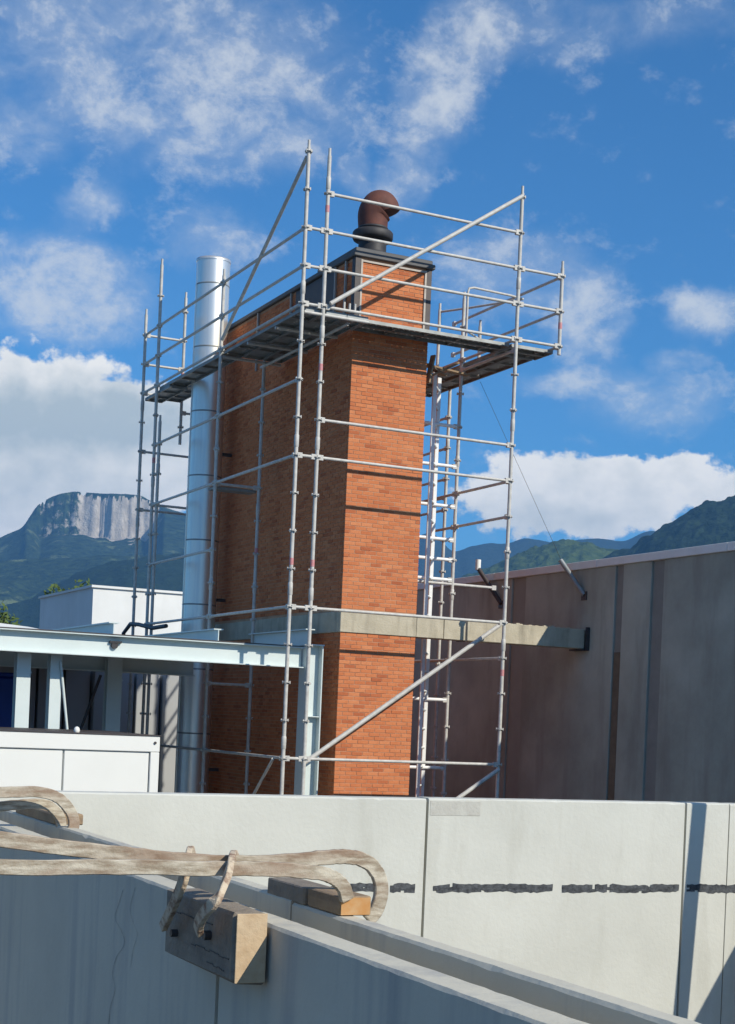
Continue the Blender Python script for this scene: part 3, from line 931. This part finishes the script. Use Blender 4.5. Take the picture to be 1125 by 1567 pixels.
# ------------------------------------------------------------------ cast beam from the stack to the tall wall
beam = thing('concrete_beam', (CU1, CV0, BAND0), 'stained concrete beam running from the brick stack to the tall grey wall', 'concrete beam')
segs = [(CU1 + .003, 2.66), (2.668, 3.02), (3.05, 5.06)]
for x0, x1 in segs:
    a = MB().bevbox((x0, CV0 - .02, BAND0 + .0), (x1, CV0 + .26, BAND1), .006, .002)
    build(a, 'beam_segment', M['band'], beam)
a = MB().box((3.022, CV0 - .012, BAND0 - .01), (3.048, CV0 + .25, BAND1 + .01))
build(a, 'joint_plate', M['iron_black'], beam)
a = MB()
for i in range(40):
    x = random.uniform(2.4, 4.9); y = CV0 + random.uniform(.02, .22); r = random.uniform(.008, .03)
    a.box((x - r, y - r, BAND1 + .002), (x + r, y + r, BAND1 + r * .7))
build(a, 'rubble', M['band'], beam, kind='stuff')

# ------------------------------------------------------------------ tall grey wall
WU = 5.10
WT = EZ + 2.42
tw = thing('tall_concrete_wall', (WU, 0, 0), 'long tall grey concrete wall in shade right of the scaffold', 'wall')
cutsv = [-8.6, -6.0, -3.6, -1.21, -.93, -.24, -.05, 2.44, 2.86, 6.2, 9.5, 13.0]
joint_i = {(-1.21, -.93), (2.44, 2.86), (-.24, -.05)}
for i in range(len(cutsv) - 1):
    v0, v1 = cutsv[i], cutsv[i + 1]
    if (v0, v1) in joint_i:
        continue
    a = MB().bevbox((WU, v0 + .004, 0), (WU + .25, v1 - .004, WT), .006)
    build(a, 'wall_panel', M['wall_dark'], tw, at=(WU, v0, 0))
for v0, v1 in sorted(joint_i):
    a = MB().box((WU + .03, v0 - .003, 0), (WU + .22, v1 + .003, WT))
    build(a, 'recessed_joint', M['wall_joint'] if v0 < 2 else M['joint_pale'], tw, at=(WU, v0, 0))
a = MB().box((WU + .012, -.225, 0), (WU + .029, -.07, EZ + 1.15))
build(a, 'seal_strip', M['rusty_strip'], tw)
v = -8.6
while v < 13:
    v2 = min(v + 3.0, 13)
    a = MB().bevbox((WU - .035, v + .003, WT), (WU + .29, v2 - .003, WT + .115), .006)
    build(a, 'coping', M['coping'], tw, at=(WU, v, WT))
    v = v2
a = MB().box((WU - .10, CV0 - .06, BAND0 - .03), (WU - .001, CV0 + .30, BAND0 - .004))
a.box((WU - .06, CV0 - .10, BAND0 - .03), (WU - .001, CV0 - .065, BAND1 + .03))
build(a, 'beam_bearing', M['iron_black'], tw)
for (p, q, sl, lb) in (((WU - .005, .74, EZ + 2.03), (WU - .22, 1.10, EZ + 2.56), 0, 'slanting steel stay on top of the tall grey wall, nearer the camera'),
                       ((WU - .005, 3.18, EZ + 2.02), (WU - .22, 3.62, EZ + 2.62), 1, 'slanting steel stay with white sleeve on the tall grey wall, behind the scaffold')):
    t = thing('wall_stay', p, lb, 'steel stay', 'slanting stays on the tall wall')
    a = MB().tube(p, q, .038, 10)
    build(a, 'stay_bar', M['dark_steel'] if sl else M['galv_dull'], t)
    a = MB().box((p[0] - .01, p[1] - .07, p[2] - .08), (p[0] + .004, p[1] + .07, p[2] + .05))
    build(a, 'foot_plate', M['dark_steel'], t)
    if sl:
        a = MB().tube((q[0], q[1], q[2] - .03), (q[0], q[1], q[2] + .14), .045, 12)
        build(a, 'white_sleeve', M['white'], t)
a = MB().sweep([(3.6, 1.54, D - .28), (WU - .22, 1.10, EZ + 2.58)], .0028, 6)
build(a, 'cable', M['cable'], None, at=(WU - .22, 1.10, EZ + 2.58), label='thin dark cable slanting from the scaffold deck down to the tall wall', cat='cable')

# ------------------------------------------------------------------ pale blue steel frame
fr = thing('steel_frame', (.66, .7, 0), 'pale blue painted steel frame of beam and column in front of the brick stack', 'steel frame')
FV = .62
a = MB()
a.box((-9, FV + .10, EZ + .70), (.505, FV + .11, EZ + .953))
a.box((-9, FV, EZ + .954), (.505, FV + .22, EZ + .970)); a.box((-9, FV, EZ + .686), (.505, FV + .22, EZ + .699))
build(a, 'beam', M['paint_blue'], fr)
a = MB().box((-9, FV - .006, EZ + .972), (.505, FV + .20, EZ + .984))  # thin dark strip added along the top of the beam
build(a, 'dark_top_strip', M['dark_steel'], fr)
a = MB()
a.box((.535, FV - .02, 0), (.551, FV + .22, EZ + 1.0)); a.box((.769, FV - .02, 0), (.785, FV + .22, EZ + 1.0))
a.box((.552, FV + .09, 0), (.768, FV + .102, EZ + 1.0))
build(a, 'column', M['paint_blue'], fr)
a = MB().box((.522, FV - .03, EZ + 1.002), (.795, FV + .23, EZ + 1.018))
build(a, 'cap_plate', M['paint_blue'], fr)
a = MB().box((.553, FV - .01, EZ + .02), (.767, FV + .088, EZ + .034))
build(a, 'stiffener', M['paint_blue'], fr)
a = MB().tube((-2.14, FV + .06, EZ + .84), (-2.14, FV + .098, EZ + .84), .045, 12)
a.box((-2.21, FV + .055, EZ + .87), (-2.05, FV + .098, EZ + .895))
build(a, 'bolt_plate', M['iron_black'], fr)
for x, h, e in ((-.606, 1.165, 9.0), (-2.07, 1.158, 9.0), (.75, 1.25, 3.2)):
    a = MB()
    a.box((x - .006, 1.0, EZ + 1.0), (x + .006, e, EZ + h - .016)); a.box((x - .07, 1.0, EZ + h - .015), (x + .07, e, EZ + h)); a.box((x - .07, 1.0, EZ + .985), (x + .07, e, EZ + .999))
    build(a, 'cross_beam', M['paint_blue'], fr)
for xx, w, dv in ((-3.23, .09, 1.02), (-2.81, .075, 1.02), (-1.38, .11, 3.2)):
    a = MB()
    a.box((xx - w, dv, 0), (xx + w, dv + .012, EZ + .88)); a.box((xx - w, dv + .16, 0), (xx + w, dv + .172, EZ + .88)); a.box((xx - .005, dv + .0125, 0), (xx + .005, dv + .1595, EZ + .88))
    a.box((xx - w - .01, dv - .01, EZ + .43), (xx + w + .01, dv - .001, EZ + .45))
    build(a, 'rear_column', M['paint_blue'], fr)
a = MB()
a.box((-9, 3.42, EZ + .58), (-.10, 3.43, EZ + .885)); a.box((-9, 3.34, EZ + .56), (-.10, 3.52, EZ + .579))
build(a, 'rear_beam', M['paint_blue'], fr)
a = MB().tube((-2.76, 1.0, EZ + .60), (-2.62, 1.0, EZ - .4), .018, 8)
build(a, 'diagonal_tie', M['paint_blue'], fr)
a = MB().tube((-1.62, 3.1, EZ + .5), (-1.95, 3.1, EZ - .5), .022, 8)
build(a, 'diagonal_tie', M['dark_steel'], fr)
# canopy roof behind the beam
a = MB().box((-9, .86, EZ + .90), (-.09, 16, EZ + .955))
cn = thing('canopy_roof', (-5, 1, EZ + .9), 'flat blue grey canopy roof behind the pale blue beam', 'canopy roof')
build(a, 'roof_deck', M['soffit'], cn)
a = MB()
for k in range(6):
    v = 3 + k * 2.4
    a.box((-9, v + 1.5, EZ + .70), (-.12, v + 1.62, EZ + .897))
build(a, 'roof_joist', M['soffit'], cn)
# cladding building under the canopy
cl = thing('clad_building', (-2, 9, 0), 'dark grey building with upright cladding panels under the canopy', 'building')
x = -5.2
rnd = random.Random(5)
while x < 2.1:
    w = rnd.choice((.35, .5, .62, .8))
    dep = rnd.choice((0, .12, .3))
    a = MB().bevbox((x, 9 - dep, 0), (x + w - .05, 9.3, EZ + .74 + rnd.uniform(-.03, .02)), .01)
    build(a, 'cladding_panel', M['clad'] if rnd.random() > .25 else M['clad_dark'], cl, at=(x, 9, 0))
    x += w
a = MB().box((-5.2, 9.31, 0), (4.6, 12, EZ + .72))
build(a, 'building_body', M['clad_dark'], cl)
a = MB().bevbox((-3.4, 5.6, 0), (-2.22, 6.6, EZ + .45), .03)
t = thing('blue_skip', (-2.8, 6, 0), 'dark blue plastic container at the far left under the canopy', 'container')
build(a, 'container_body', M['blue'], t)
a = MB().bevbox((-3.45, 5.55, EZ + .455), (-2.17, 6.65, EZ + .52), .02)
build(a, 'container_lid', M['blue'], t)

# white site cabin
wc = thing('white_cabin', (-5, 0, 0), 'low white sheet clad cabin behind the pale concrete wall at left', 'cabin')
CV = -1.5
a = MB().box((-9, CV + .03, 0), (-2.23, CV + 2.2, EZ - .30))
build(a, 'cabin_body', M['white'], wc)
a = MB().bevbox((-9, CV - .03, EZ - .47), (-2.20, CV + .029, EZ - .285), .008)
build(a, 'top_rail', M['white'], wc)
a = MB().bevbox((-2.31, CV - .028, 0), (-2.202, CV + .029, EZ - .472), .006)
build(a, 'corner_post', M['white'], wc)
for x0, x1 in ((-9, -6.6), (-6.58, -4.97), (-4.95, -3.34), (-3.32, -2.32)):
    a = MB().bevbox((x0, CV - .004, 0), (x1, CV + .029, EZ - .476), .006)
    build(a, 'side_panel', M['white'], wc, at=(x0, CV, 0))
a = MB().box((-9, CV - .04, EZ - .284), (-2.19, CV + 2.21, EZ - .272))
build(a, 'roof_edge', M['dark_steel'], wc)
a = MB().lathe((-3.16, CV + .1, EZ - .272), [(.03, 0), (.038, .02), (.03, .05), (.012, .065)], 12)
build(a, 'roof_vent', M['white'], wc)
a = MB().tube((-2.26, CV - .045, EZ - .36), (-2.26, CV - .031, EZ - .36), .016, 8)
build(a, 'bolt', M['dark_steel'], wc)

# far white building and roofs
wb = thing('white_building', (5, 26, 0), 'plain white rendered block building behind the scaffold at left', 'building')
a = MB().box((4.362, 25.223, 0), (9.0, 31.5, EZ + 3.54))
build(a, 'wall', M['white_render'], wb)
a = MB()
a.box((4.30, 25.16, EZ + 3.541), (9.06, 25.40, EZ + 3.61)); a.box((4.30, 25.401, EZ + 3.541), (4.54, 31.56, EZ + 3.61))
build(a, 'parapet', M['white_render'], wb)
a = MB().box((8.1, 25.4, EZ + 3.61), (8.2, 25.5, EZ + 3.9))
build(a, 'roof_pipe', M['white'], wb)
for (x0, x1, y0, h, lb, mt) in ((4.2, 8.9, 45, 3.35, 'low white roofed shed left of the white block building', 'white'), (1.5, 4.6, 44, 3.15, 'small grey shed at the far left edge behind the beam', 'clad')):
    t = thing('shed', (x0, y0, 0), lb, 'shed')
    a = MB().box((x0, y0, 0), (x1, y0 + 6, EZ + h - .3)); build(a, 'wall', M[mt], t)
    a = MB()
    a.add([(x0 - .1, y0 - .1, EZ + h - .3), (x1 + .1, y0 - .1, EZ + h - .3), (x1 + .1, y0 + 6, EZ + h - .3), (x0 - .1, y0 + 6, EZ + h - .3), (x0 + 2.2, y0 + 3, EZ + h + .2), (x1 - 1, y0 + 3, EZ + h + .1)],
          [(0, 1, 5, 4), (1, 2, 5), (2, 3, 4, 5), (3, 0, 4), (3, 2, 1, 0)])
    build(a, 'roof', M[mt], t)


def tree(x, y, h, r, lb, seed):
    rnd = random.Random(seed)
    t = thing('tree', (x, y, 0), lb, 'tree')
    a = MB().sweep([(x, y, 0), (x + .1, y, h * .4), (x, y + .1, h * .85)], [.28, .2, .06], 8)
    for k in range(5):
        an = rnd.uniform(0, 6.28); z = h * rnd.uniform(.4, .7)
        a.sweep([(x, y, z), (x + math.cos(an) * r * .6, y + math.sin(an) * r * .6, z + h * .2)], [.1, .03], 6)
    build(a, 'trunk', M['bark'], t)
    c = MB()
    cl_ = [(rnd.gauss(0, r * .45), rnd.gauss(0, r * .45), h * rnd.uniform(.45, .92), rnd.uniform(.5, .95)) for _ in range(26)]
    for (cx_, cy_, cz_, cr) in cl_:
        for _ in range(110):
            d = Vector((rnd.gauss(0, 1), rnd.gauss(0, 1), rnd.gauss(0, 1))).normalized() * cr * rnd.uniform(.6, 1.1)
            p = Vector((x + cx_, y + cy_, cz_)) + d
            s_ = rnd.uniform(.08, .2)
            u_ = Vector((rnd.gauss(0, 1), rnd.gauss(0, 1), rnd.gauss(0, 1))).normalized(); w_ = u_.orthogonal().normalized()
            c.add([p - u_ * s_, p + w_ * s_ * .6, p + u_ * s_, p - w_ * s_ * .6], [(0, 1, 2, 3)])
    build(c, 'crown', M['leaf'], t)


tree(9.2, 61.5, EZ + 5.7, 1.4, 'round green tree at the far left edge beyond the beam', 1)
tree(13.9, 62, EZ + 7.2, 1.3, 'green tree whose top shows over the white building', 2)

# black hose
a = MB().sweep([(-.05, 7.1, D - 4.35), (-.05, 7.3, D - 4.12), (-.05, 6.9, D - 3.97), (-.06, 6.4, D - 4.0), (-.07, 5.6, D - 4.09), (-.07, 4.9, D - 4.08)], .035, 8)
build(a, 'hose', M['hose'], None, at=(-.05, 6.5, D - 4), label='black hose looped over the lower left scaffold ledger', cat='hose')

# ------------------------------------------------------------------ pale panel wall in front
PV = -9.54
PT = EZ - .51


def long_panel(x0, x1, y0, y1, z0, z1, along='x', chip=.004, w=.008):
    """panel with a slightly chipped top arris"""
    b = MB()
    n = max(2, int((x1 - x0 if along == 'x' else y1 - y0) / .05))
    prof = [(0, 0), (0, 1), (w, 2), (1 - w, 2), (1, 1), (1, 0)]
    T_ = (y1 - y0) if along == 'x' else (x1 - x0)
    rings = []
    for i in range(n + 1):
        s_ = i / n
        ch = random.uniform(0, chip) + (random.random() < .04) * random.uniform(0, chip * 3)
        ch2 = random.uniform(0, chip)
        P = [(0, z0), (0, z1 - w - ch), (w + ch, z1 - ch2 * .3), (T_ - w - ch2, z1 - ch2 * .3), (T_, z1 - w - ch2), (T_, z0)]
        for (t_, z_) in P:
            if along == 'x':
                b.v.append((x0 + (x1 - x0) * s_, y0 + t_, z_))
            else:
                b.v.append((x0 + t_, y0 + (y1 - y0) * s_, z_))
    for i in range(n):
        for k in range(6):
            b.f.append((i * 6 + k, i * 6 + (k + 1) % 6, (i + 1) * 6 + (k + 1) % 6, (i + 1) * 6 + k)); b.sm.append(False)
    b.f.append(tuple(range(6))); b.sm.append(False)
    b.f.append(tuple(n * 6 + k for k in range(6))); b.sm.append(False)
    return b


pw_ = thing('pale_concrete_wall', (-3, PV, 0), 'long pale precast concrete wall with a black line, crossing the foreground', 'wall')
for x0, x1 in ((-10.2, -6.30), (-6.0, -2.925), (-2.905, -.755), (-.735, -.345), (-.335, 3.0)):
    b = long_panel(x0, x1, PV, PV + .18, 0, PT + random.uniform(-.004, .004))
    build(b, 'wall_panel', M['panel_pale'], pw_, at=(x0, PV, 0))
a = MB().box((-6.0, PV + .04, 0), (3.0, PV + .16, PT - .02))
build(a, 'joint_filler', M['wall_joint'], pw_)
a = MB().bevbox((-2.895, PV - .0025, PT - .115), (-2.50, PV + .01, PT - .014), .002)
build(a, 'repair_patch', M['patch'], pw_)
# brushed black sealing line


def daub(x0, x1, z, h, seed, gap=.0):
    rnd = random.Random(seed)
    b = MB()
    for s_ in range(3):
        n = int((x1 - x0) / .025)
        top = []; bot = []
        zc = z + (s_ - 1) * h * .28
        k0, k1 = rnd.uniform(0, .012), rnd.uniform(0, .012)
        for i in range(n + 1):
            t_ = i / n
            if t_ < k0 or t_ > 1 - k1: continue
            x = x0 + (x1 - x0) * t_
            e = min(1, (t_ - k0) * 12, (1 - k1 - t_) * 12)
            hh = h * .34 * (.6 + .4 * e) * rnd.uniform(.6, 1.2) * (.8 + .3 * math.sin(x * 9 + s_ * 2) * math.sin(x * 23 + seed))
            w_ = rnd.uniform(-.002, .002) + .004 * math.sin(x * 6 + seed)
            top.append((x, zc + w_ + hh)); bot.append((x, zc + w_ - hh))
        yy = PV - .003 - .0015 * s_
        o_ = len(b.v)
        m_ = len(top)
        for (x, zt_), (_, zb_) in zip(top, bot):
            b.v += [(x, yy, zt_), (x, yy, zb_), (x, PV + .001, zt_ + .002), (x, PV + .001, zb_ - .002)]
        for i in range(m_ - 1):
            q = o_ + i * 4
            if rnd.random() < gap: continue
            b.f += [(q, q + 1, q + 5, q + 4), (q, q + 4, q + 6, q + 2), (q + 1, q + 3, q + 7, q + 5)]; b.sm += [False] * 3
    return b


for (x0, x1, z, h, sd, gp) in ((-3.64, -3.22, -1.113, .05, 2, .08), (-3.20, -2.96, -1.12, .052, 3, .15),
                               (-2.87, -1.86, -1.126, .05, 4, .02), (-1.83, -.757, -1.138, .052, 5, .05), (-.735, .8, -1.145, .055, 6, .03)):
    build(daub(x0, x1, EZ + z, h, sd, gp), 'black_sealing_line', M['bitumen'], pw_, at=(x0, PV, EZ + z))

# return wall and prop beyond the right edge (they cast the shadows on the pale wall)
rw = thing('return_wall', (.6, -12, 0), 'pale concrete return wall standing beyond the right edge', 'wall')
build(long_panel(.45, .63, -16, PV - .006, 0, PT, 'y'), 'wall_panel', M['panel_pale'], rw)
pp = thing('wall_prop', (-.2, -10.74, 0), 'steel push pull prop standing just beyond the right edge', 'prop')
a = MB().tube((-.215, -10.74, EZ - 3), (.045, -10.74, EZ + 1.35), .062, 12)
build(a, 'prop_tube', M['galv_dull'], pp)
a = MB().box((-.33, -10.86, 0), (-.10, -10.62, EZ - 3))
build(a, 'prop_foot', M['galv_dull'], pp)

# ------------------------------------------------------------------ double wall in the foreground
DT = EZ - .5
dw = thing('double_shell_wall', (-6.3, -13, 0), 'double shell concrete wall running away in the near foreground, grey side in shade', 'wall')
for (y0, y1) in ((-18.6, -15.058), (-15.034, PV - .01)):
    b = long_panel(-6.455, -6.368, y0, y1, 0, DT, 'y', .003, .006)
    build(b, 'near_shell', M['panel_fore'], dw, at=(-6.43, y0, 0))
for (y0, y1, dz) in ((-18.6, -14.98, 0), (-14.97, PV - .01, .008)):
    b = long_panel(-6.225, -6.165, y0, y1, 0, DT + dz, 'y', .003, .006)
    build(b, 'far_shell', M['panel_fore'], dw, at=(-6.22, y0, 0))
a = MB().box((-6.367, -18.6, 0), (-6.226, PV - .01, DT - .35))
build(a, 'wall_core', M['wall_joint'], dw)


a = MB().lathe((0, 0, 0), [(.009, 0), (.006, .006), (.002, .010)], 10)
o = build(a, 'tie_hole', M['iron_black'], dw)
o.location = Vector((-6.4565, -12.656, EZ -1.123)) - Vector(dw.location); o.rotation_euler = (0, -math.pi / 2, 0)


CR = [(-14.186, -0.557), (-14.145, -0.609), (-14.116, -0.654), (-14.191, -0.684), (-14.224, -0.720), (-14.148, -0.772), (-14.113, -0.829), (-14.148, -0.874), (-14.101, -0.944), (-14.098, -1.017)]
CR2 = [(-14.312, -0.534), (-14.268, -0.603), (-14.307, -0.642), (-14.351, -0.671), (-14.313, -0.726), (-14.300, -0.778)]


def smooth_path(P, n=6):
    P = [Vector(p) for p in P]
    out = []
    for i in range(len(P) - 1):
        p0 = P[max(i - 1, 0)]; p1 = P[i]; p2 = P[i + 1]; p3 = P[min(i + 2, len(P) - 1)]
        for k in range(n):
            t = k / n
            out.append(.5 * ((2 * p1) + (-p0 + p2) * t + (2 * p0 - 5 * p1 + 4 * p2 - p3) * t * t + (-p0 + 3 * p1 - 3 * p2 + p3) * t ** 3))
    out.append(P[-1])
    return out


def zp(L, y):
    return [(u, y, EZ + z) for u, z in L]


def bent_bar(name, path, w, t, parent, m):
    pts = smooth_path(path, 7)
    rnd = random.Random(len(path))
    pts = [p + Vector((0, 0, rnd.uniform(-.0012, .0012))) for p in pts]
    return build(MB().strap(pts, (0, 1, 0), w, t, .8), name, m, parent)


c1 = thing('wall_clamp', (-6.3, -15.2, DT), 'cement crusted clamp of two long bent bars laid over the double wall, nearest clamp', 'clamp', 'steel clamps over the double wall')
bent_bar('bent_bar', zp([(-7.9, -.245), (-7.504, -.285), (-7.217, -.300), (-7.066, -.315), (-6.877, -.339), (-6.712, -.356), (-6.524, -.371), (-6.329, -.368), (-6.219, -.358), (-6.144, -.358), (-6.096, -.375), (-6.066, -.41), (-6.058, -.455), (-6.071, -.498), (-6.095, -.523)], -15.18), .038, .018, c1, M['bar'])
bent_bar('bent_bar', zp([(-7.9, -.35), (-7.442, -.353), (-7.083, -.372), (-6.837, -.372), (-6.608, -.376), (-6.437, -.378), (-6.313, -.385), (-6.249, -.397), (-6.213, -.422), (-6.198, -.459)], -15.27), .036, .018, c1, M['bar'])
for pth, w in (([(-6.50, -14.956, -.387), (-6.54, -15.04, -.355), (-6.585, -15.14, -.362), (-6.60, -15.16, -.414), (-6.60, -15.111, -.469), (-6.595, -15.037, -.525), (-6.585, -14.969, -.563)], .026),
               ([(-6.42, -15.083, -.384), (-6.46, -15.142, -.357), (-6.52, -15.273, -.362), (-6.56, -15.349, -.401), (-6.60, -15.394, -.439), (-6.61, -15.353, -.472), (-6.605, -15.302, -.504), (-6.59, -15.259, -.536)], .028)):
    pts = smooth_path([(x, y, EZ + z) for x, y, z in pth], 6)
    build(MB().strap(pts, (1, .35, 0), w, .016, .6), 'hook', M['hook'], c1)
c2 = thing('wall_clamp', (-6.3, -12.5, DT), 'rusty steel clamp with two bent bars farther along the double wall at the left edge', 'clamp', 'steel clamps over the double wall')
bent_bar('bent_bar', zp([(-7.6, -.46), (-7.233, -.435), (-6.642, -.367), (-6.486, -.353), (-6.326, -.348), (-6.244, -.373), (-6.192, -.426), (-6.176, -.48), (-6.194, -.524)], -12.55), .045, .022, c2, M['bar'])
bent_bar('bent_bar', zp([(-7.6, -.53), (-7.221, -.498), (-6.62, -.428), (-6.462, -.415), (-6.299, -.402), (-6.238, -.423), (-6.209, -.461), (-6.201, -.51)], -12.45), .042, .022, c2, M['bar'])

for L_, w_ in ((CR, .0016), (CR2, .0011)):
    pc = smooth_path([(-6.456, y, EZ + z) for y, z in L_], 5)
    cr = MB()
    for p0, p1 in zip(pc[:-1], pc[1:]):
        w0 = w_ * random.uniform(.5, 1.3)
        cr.add([(-6.4566, p0.y - w0, p0.z), (-6.4566, p0.y + w0, p0.z), (-6.4566, p1.y + w0, p1.z), (-6.4566, p1.y - w0, p1.z)], [(0, 1, 2, 3)])
    build(cr, 'hairline_crack', M['wall_joint'], dw)
# timber packers
w1 = thing('timber_block', (-6.5, -15.15, EZ - .65), 'chunky cement stained timber block hooked against the shaded face of the double wall', 'timber block')
build(MB().bevbox((-6.548, -15.390, EZ - .642), (-6.462, -14.885, EZ - .468), .008, .005), 'block_body', M['wood_dark'], w1)
cr = MB()
for (y0, y1, z) in ((-15.37, -15.10, -.585), (-15.25, -14.93, -.520), (-15.34, -15.22, -.615)):
    for i in range(8):
        ya, yb = y0 + (y1 - y0) * i / 8, y0 + (y1 - y0) * (i + 1) / 8
        zz_ = EZ + z + random.uniform(-.0025, .0025)
        cr.box((-6.5525, ya, zz_), (-6.548, yb, zz_ + .0022))
build(cr, 'drying_crack', M['iron_black'], w1)
build(MB().bevbox((-6.544, -15.396, EZ - .638), (-6.466, -15.3925, EZ - .472), .001), 'sawn_end', M['wood_light'], w1)
for (y, z, r) in ((-15.235, -.545, .012), (-14.985, -.575, .010)):
    build(MB().tube((-6.568, y, EZ + z), (-6.546, y, EZ + z), r, 8), 'bolt_head', M['iron_black'], w1)
w2 = thing('timber_block', (-6.17, -15.1, DT), 'long light brown timber packer lying on the far shell under the bent bars', 'timber block')
build(MB().bevbox((-6.222, -15.05, EZ - .499), (-6.13, -14.79, EZ - .452), .004, .0015), 'block_piece', M['wood_dark'], w2)
build(MB().bevbox((-6.216, -15.262, EZ - .4995), (-6.125, -15.062, EZ - .450), .004, .0015), 'block_piece', M['wood'], w2)
build(MB().box((-6.212, -15.267, EZ - .497), (-6.13, -15.263, EZ - .453)), 'sawn_end', M['orange_wood'], w2)
w3 = thing('timber_block', (-6.17, -12.1, DT), 'pale timber packer on the double wall inside the left bent bar loop', 'timber block')
build(MB().bevbox((-6.222, -12.42, EZ - .4915), (-6.10, -11.70, EZ - .447), .004, .0015), 'block_piece', M['wood'], w3)
